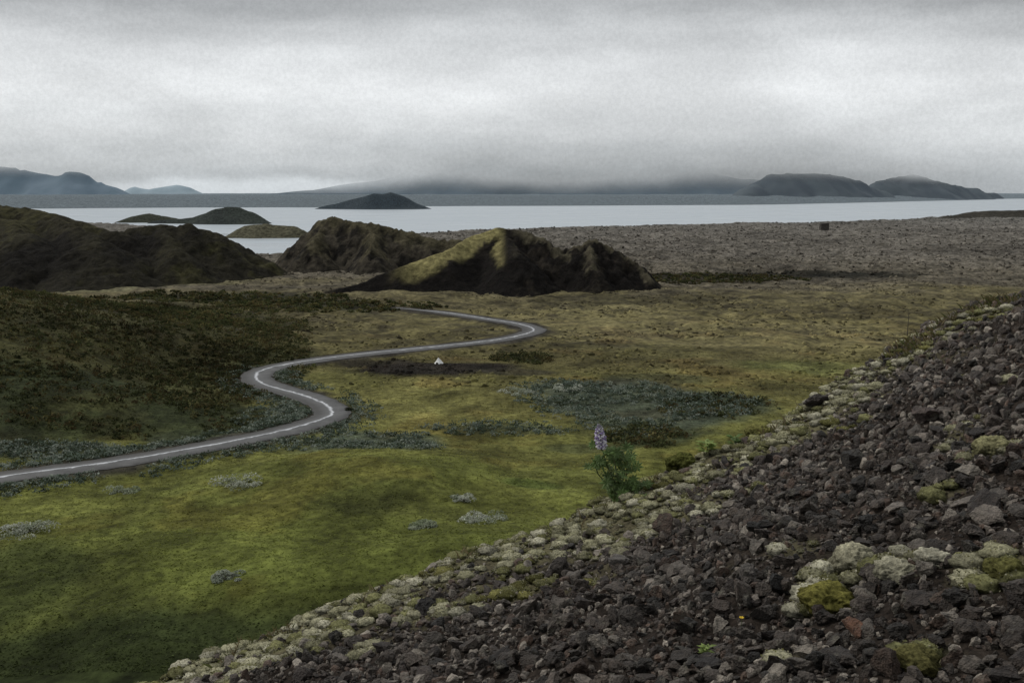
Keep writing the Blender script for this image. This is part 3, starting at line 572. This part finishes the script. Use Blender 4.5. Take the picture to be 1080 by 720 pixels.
for i in range(20):
    t=i/19; c=s0.lerp(s1,t); rr_=.046*(math.sin(min(1,(1-t)*1.6+.12)*math.pi/2))**1.2*(.6+.4*min(1,t*4)); m_=max(3,int(9*(1-t*.45)))
    for k in range(m_):
        a=k*6.283/m_+i*.55+rsp.rand()*.4; d=Vector((math.cos(a),math.sin(a),.15+.5*t)).normalized(); q=d.to_track_quat('Z','Y').to_matrix()
        b=I1[0]*np.array((.010,.0075,.016))*(1.15-.5*t)*(.8+.4*rsp.rand()); b=b@np.array(q).T+np.array(c+d*rr_*(.7+.4*rsp.rand()))
        cl=np.array((.50,.40,.66)) if rsp.rand()<.5 else np.array((.84,.82,.86)); cl=cl*(.65+.5*rsp.rand()) if t<.88 else np.array((.40,.38,.43))
        VV.append(b);FF.append(I1[1]+off);CC.append(np.tile(cl,(12,1))); off+=12
add('flower_spike',mesh_np('flower_spike',np.concatenate(VV),np.concatenate(FF),np.concatenate(CC)),M_petal,lup)
random.seed(21)
for q in range(98):
    s_=stems[random.choice([0,0,1,1,1,2,2,3,3,4,4,5,5,6,6])]; t=random.uniform(.15,1)*(len(s_)-1)*(.70 if s_ is stems[0] else 1); i=min(int(t),len(s_)-2); b_=s_[i].lerp(s_[i+1],t-i)
    tip=b_+Vector((random.uniform(-1,1)*.085,random.uniform(-1,1)*.10,random.uniform(.0,.06))); palm(lup,b_,tip,M_green,.048+.028*random.random())
def leafy(px,py,hpx,n,label,mat,name='leafy_plant'):
    h=hit(px,py); Lm=hpx*h[1]/FP; e=empty(name,h,label,'plant')
    tubeobj('stem',[Vector((0,0,-.02)),Vector((.01,0,Lm*.6)),Vector((0,0,Lm*.9))],[.004,.003,.002],M_stem,e)
    for k in range(n):
        a=random.random()*6.28; t=random.random(); bm=bmesh.new()
        d=Vector((math.cos(a),math.sin(a),.4)).normalized(); leaflet(bm,Vector((0,0,Lm*(.15+.6*t))),d,Vector((0,0,1)),Lm*.7,Lm*.16)
        me=bpy.data.meshes.new('leaf'); bm.to_mesh(me); bm.free(); add('leaf',me,mat,e)
leafy(745,478,20,22,'fresh bright green leafy sprig on the crest right of the dark moss cushion',M_green2)
leafy(775,464,16,16,'small green sprig on the crest just below the olive cushion',M_green)
leafy(745,694,18,18,'little green plant among rubble near the bottom of the picture',M_green2)
h=hit(781,670); e=empty('yellow_flower',(h[0],h[1],h[2]+.05),'tiny yellow flower growing alone in the dark rubble','flower')
tubeobj('stem',[Vector((0,0,-.06)),Vector((0,-.01,.03))],[.0015,.0012],M_stem,e)
bm=bmesh.new()
for k in range(6):
    a=k*6.283/6; leaflet(bm,Vector((0,-.01,.032)),Vector((math.cos(a),math.sin(a)*.8-.1,.5)).normalized(),Vector((0,-.3,1)).normalized(),.014,.006)
me=bpy.data.meshes.new('petals'); bm.to_mesh(me); bm.free(); add('petals',me,M_yel,e)
# dry grass along upper crest
bl=[]
for k in range(3600):
    if random.random()<.5: X0=random.uniform(3.9,6.8); Y0=float(ycrest(X0))+random.uniform(-.5,.15)
    else: X0=random.uniform(-3.5,5); Y0=float(ycrest(X0))+random.uniform(-.4,.15)
    bl.append((X0,Y0))
bl=np.array(bl); nzb=fbm(bl[:,0]/.35,bl[:,1]/.5,3,101); bl=bl[nzb>np.where(bl[:,0]>3.9,.0,.25)]
zb=FG(bl[:,0],bl[:,1]); n=len(bl); hh=.03+.10*R_.rand(n); th=R_.rand(n)*6.283
b=np.stack([bl[:,0],bl[:,1],zb-.01],1); w=np.stack([np.cos(th)*.003,np.sin(th)*.003,0*th],1); l=np.stack([R_.randn(n)*.035,R_.randn(n)*.035,hh],1)
V=np.stack([b-w,b+w,b+l*.6+w*.7,b+l+l*np.array((.5,.5,0))],1).reshape(-1,3)
cc=np.array([(.14,.11,.05),(.09,.10,.035),(.19,.155,.09)])[R_.randint(0,3,n)]
add('dry_grass',mesh_np('dry_grass',V,np.arange(n*4).reshape(n,4),np.repeat(cc,4,axis=0),False),M_leaf,kind='stuff',label='thin dry grass blades sprouting along the slope crest',category='grass')
# ------------------------------------------------------------- small far things
def gz(px,py):
    x,y=gnd(px,py); z=float(G(np.array([x]),np.array([y]))[0]); return x,y,z
M_post=plain('weathered_post',(.05,.045,.04)); M_white=plain('white_canvas',(.8,.8,.78)); M_stone=plain('dark_stone',(.06,.053,.048),.9,.8); 
x,y,z=gz(463,386)
e=empty('tent',(x,y,z),'tiny white peaked shelter on the dark bare soil inside the road bend','tent')
bm=bmesh.new(); rb=[bm.verts.new((math.cos(a)*.85,math.sin(a)*.8,0)) for a in [i*6.283/8 for i in range(8)]]; rm=[bm.verts.new((math.cos(a)*.5,math.sin(a)*.45,.4)) for a in [i*6.283/8 for i in range(8)]]; tp=bm.verts.new((-.1,0,1.05))
for i in range(8):
    bm.faces.new((rb[i],rb[(i+1)%8],rm[(i+1)%8],rm[i])); bm.faces.new((rm[i],rm[(i+1)%8],tp))
me=bpy.data.meshes.new('canvas'); bm.to_mesh(me); bm.free(); add('canvas',me,M_white,e)
tubeobj('pole',[Vector((-.1,0,0)),Vector((-.1,0,1.3))],[.04,.03],M_post,e)
x,y,z=gz(869,245)
e=empty('stone_hut',(x,y,z+.3),'small dark blocky hut alone on the lava plain near the lake shore','hut')
bm=bmesh.new(); s=[(-3.9,-3,-1),(3.9,-3,-1),(3.9,3,-1),(-3.9,3,-1),(-3.6,-2.8,5.6),(3.6,-2.8,6.4),(3.6,2.8,6.4),(-3.6,2.8,5.6)]; v=[bm.verts.new(q) for q in s]
for f_ in ((0,1,5,4),(1,2,6,5),(2,3,7,6),(3,0,4,7)): bm.faces.new([v[i] for i in f_])
me=bpy.data.meshes.new('wall'); bm.to_mesh(me); bm.free(); add('wall',me,M_stone,e)
bm=bmesh.new(); v=[bm.verts.new(q) for q in [(-4.1,-3.4,5.5),(4.1,-3.4,6.4),(4.1,3.4,6.4),(-4.1,3.4,5.5),(-4.1,-3.4,6.0),(4.1,-3.4,6.9),(4.1,3.4,6.9),(-4.1,3.4,6.0)]]
for f_ in ((0,1,5,4),(1,2,6,5),(2,3,7,6),(3,0,4,7),(4,5,6,7),(3,2,1,0)): bm.faces.new([v[i] for i in f_])
me=bpy.data.meshes.new('roof'); bm.to_mesh(me); bm.free(); add('roof',me,M_stone,e); e.scale=(.8,.8,.8)
x,y,z=gz(957,354); e=empty('marker_pole',(x,y,z),'thin dark upright pole on the plain just left of the slope crest','pole')
tubeobj('post',[Vector((0,0,-.3)),Vector((0,0,2.5)),Vector((.05,0,5.2))],[.09,.075,.05],M_post,e); tubeobj('crossbar',[Vector((-.35,0,4.8)),Vector((.4,0,4.82))],[.04,.04],M_post,e)
# ------------------------------------------------------------- light and sky
SUN_EL,SUN_AZ=math.radians(42),math.radians(-65)
sd=Vector((math.sin(SUN_AZ)*math.cos(SUN_EL),math.cos(SUN_AZ)*math.cos(SUN_EL),math.sin(SUN_EL)))
sun=bpy.data.objects.new('sun',bpy.data.lights.new('sun','SUN')); col.objects.link(sun); sun.data.energy=1.5; sun.data.angle=math.radians(12); sun.data.color=(1,.96,.89)
sun.rotation_euler=sd.to_track_quat('Z','Y').to_euler()
w=bpy.data.worlds.new('World'); scene.world=w; w.use_nodes=True; nt=w.node_tree; N=nt.nodes.new; L=nt.links.new
bg=nt.nodes['Background']; out=nt.nodes['World Output']
sk=N('ShaderNodeTexSky'); sk.sky_type='NISHITA'; sk.sun_disc=False; sk.sun_elevation=SUN_EL; sk.sun_rotation=SUN_AZ
L(sk.outputs[0],bg.inputs[0]); bg.inputs[1].default_value=.08
tc=N('ShaderNodeTexCoord'); sp_=N('ShaderNodeSeparateXYZ'); L(tc.outputs['Generated'],sp_.inputs[0])
def math_(op,a,b=None,c=None,clamp=False):
    n=N('ShaderNodeMath'); n.operation=op; n.use_clamp=clamp
    for i,q in enumerate((a,b,c)):
        if q is None: continue
        if isinstance(q,(int,float)): n.inputs[i].default_value=q
        else: L(q,n.inputs[i])
    return n.outputs[0]
def mr_(v,a,b,c=0,d=1,sm=True):
    n=N('ShaderNodeMapRange'); n.interpolation_type='SMOOTHSTEP' if sm else 'LINEAR'
    L(v,n.inputs['Value'])
    for k,q in (('From Min',a),('From Max',b),('To Min',c),('To Max',d)): n.inputs[k].default_value=q
    return n.outputs[0]
zx,zy,zz_=sp_.outputs
n1=N('ShaderNodeTexNoise'); n1.inputs['Scale'].default_value=1.0; n1.inputs['Detail'].default_value=7; n1.inputs['Roughness'].default_value=.55
mp1=N('ShaderNodeMapping'); mp1.inputs['Scale'].default_value=(5,5,15); mp1.inputs['Location'].default_value=(3.3,1.7,0.4); L(tc.outputs['Generated'],mp1.inputs['Vector']); L(mp1.outputs[0],n1.inputs['Vector'])
n2=N('ShaderNodeTexNoise'); n2.inputs['Scale'].default_value=1.0; n2.inputs['Detail'].default_value=7; n2.inputs['Roughness'].default_value=.6
mp=N('ShaderNodeMapping'); mp.inputs['Scale'].default_value=(3.5,3.5,12); L(tc.outputs['Generated'],mp.inputs['Vector']); L(mp.outputs[0],n2.inputs['Vector'])
wz=math_('MULTIPLY_ADD',n2.outputs['Fac'],.07,-.035); ez=math_('ADD',zz_,wz); ezn=math_('MULTIPLY',ez,5.0)
cr=N('ShaderNodeValToRGB'); cr.color_ramp.interpolation='EASE'; L(ezn,cr.inputs[0]); e=cr.color_ramp.elements
def g8(v,b=0): 
    f=lambda q:((q/255+.055)/1.055)**2.4
    return (f(v),f(v+b*.6),f(v+b),1)
e[0].position=0; e[0].color=g8(176,9); e[1].position=1; e[1].color=g8(160,4)
for p_,v_,b_ in ((.08,178,9),(.18,192,7),(.32,211,5),(.48,226,4),(.62,221,4),(.76,200,4),(.89,172,4)): q=e.new(p_); q.color=g8(v_,b_)
f1=mr_(n1.outputs['Fac'],.3,.7,.88,1.12)
gr=N('ShaderNodeTexNoise'); gr.inputs['Scale'].default_value=260; gr.inputs['Detail'].default_value=4; gr.inputs['Roughness'].default_value=.85; L(tc.outputs['Generated'],gr.inputs['Vector'])
f2=mr_(gr.outputs['Fac'],.3,.7,.93,1.07)
az=math_('DIVIDE',zx,math_('MAXIMUM',zy,.05))
cen=math_('MULTIPLY',math_('MULTIPLY',mr_(az,-.25,.05),mr_(az,.2,.6,1,.35)),mr_(zz_,.004,.06,1,0))
fc_=math_('SUBTRACT',1,math_('MULTIPLY',cen,.36))
slit=math_('MULTIPLY',math_('MULTIPLY',mr_(az,-.47,-.38),mr_(az,-.2,-.08,1,0)),math_('MULTIPLY',mr_(ez,-.012,.0),mr_(ez,.006,.02,1,0)))
corner=math_('SUBTRACT',1,math_('MULTIPLY',math_('MULTIPLY',mr_(math_('ABSOLUTE',az),.2,.6,0,1),mr_(zz_,.06,.18)),.25))
tot=math_('ADD',math_('MULTIPLY',math_('MULTIPLY',f1,f2),math_('MULTIPLY',fc_,corner)),math_('MULTIPLY',slit,.4))
zen=mr_(zz_,.22,.75,1.05,2.3); tot=math_('MULTIPLY',tot,zen)
vs=N('ShaderNodeVectorMath'); vs.operation='SCALE'; L(cr.outputs[0],vs.inputs[0]); L(tot,vs.inputs['Scale'])
b2=N('ShaderNodeBackground'); L(vs.outputs[0],b2.inputs[0]); b2.inputs[1].default_value=1.0
mx=N('ShaderNodeMixShader'); mx.inputs[0].default_value=.95; L(bg.outputs[0],mx.inputs[1]); L(b2.outputs[0],mx.inputs[2]); L(mx.outputs[0],out.inputs['Surface'])
scene.view_settings.view_transform='Standard'; scene.view_settings.look='None'; scene.view_settings.exposure=0
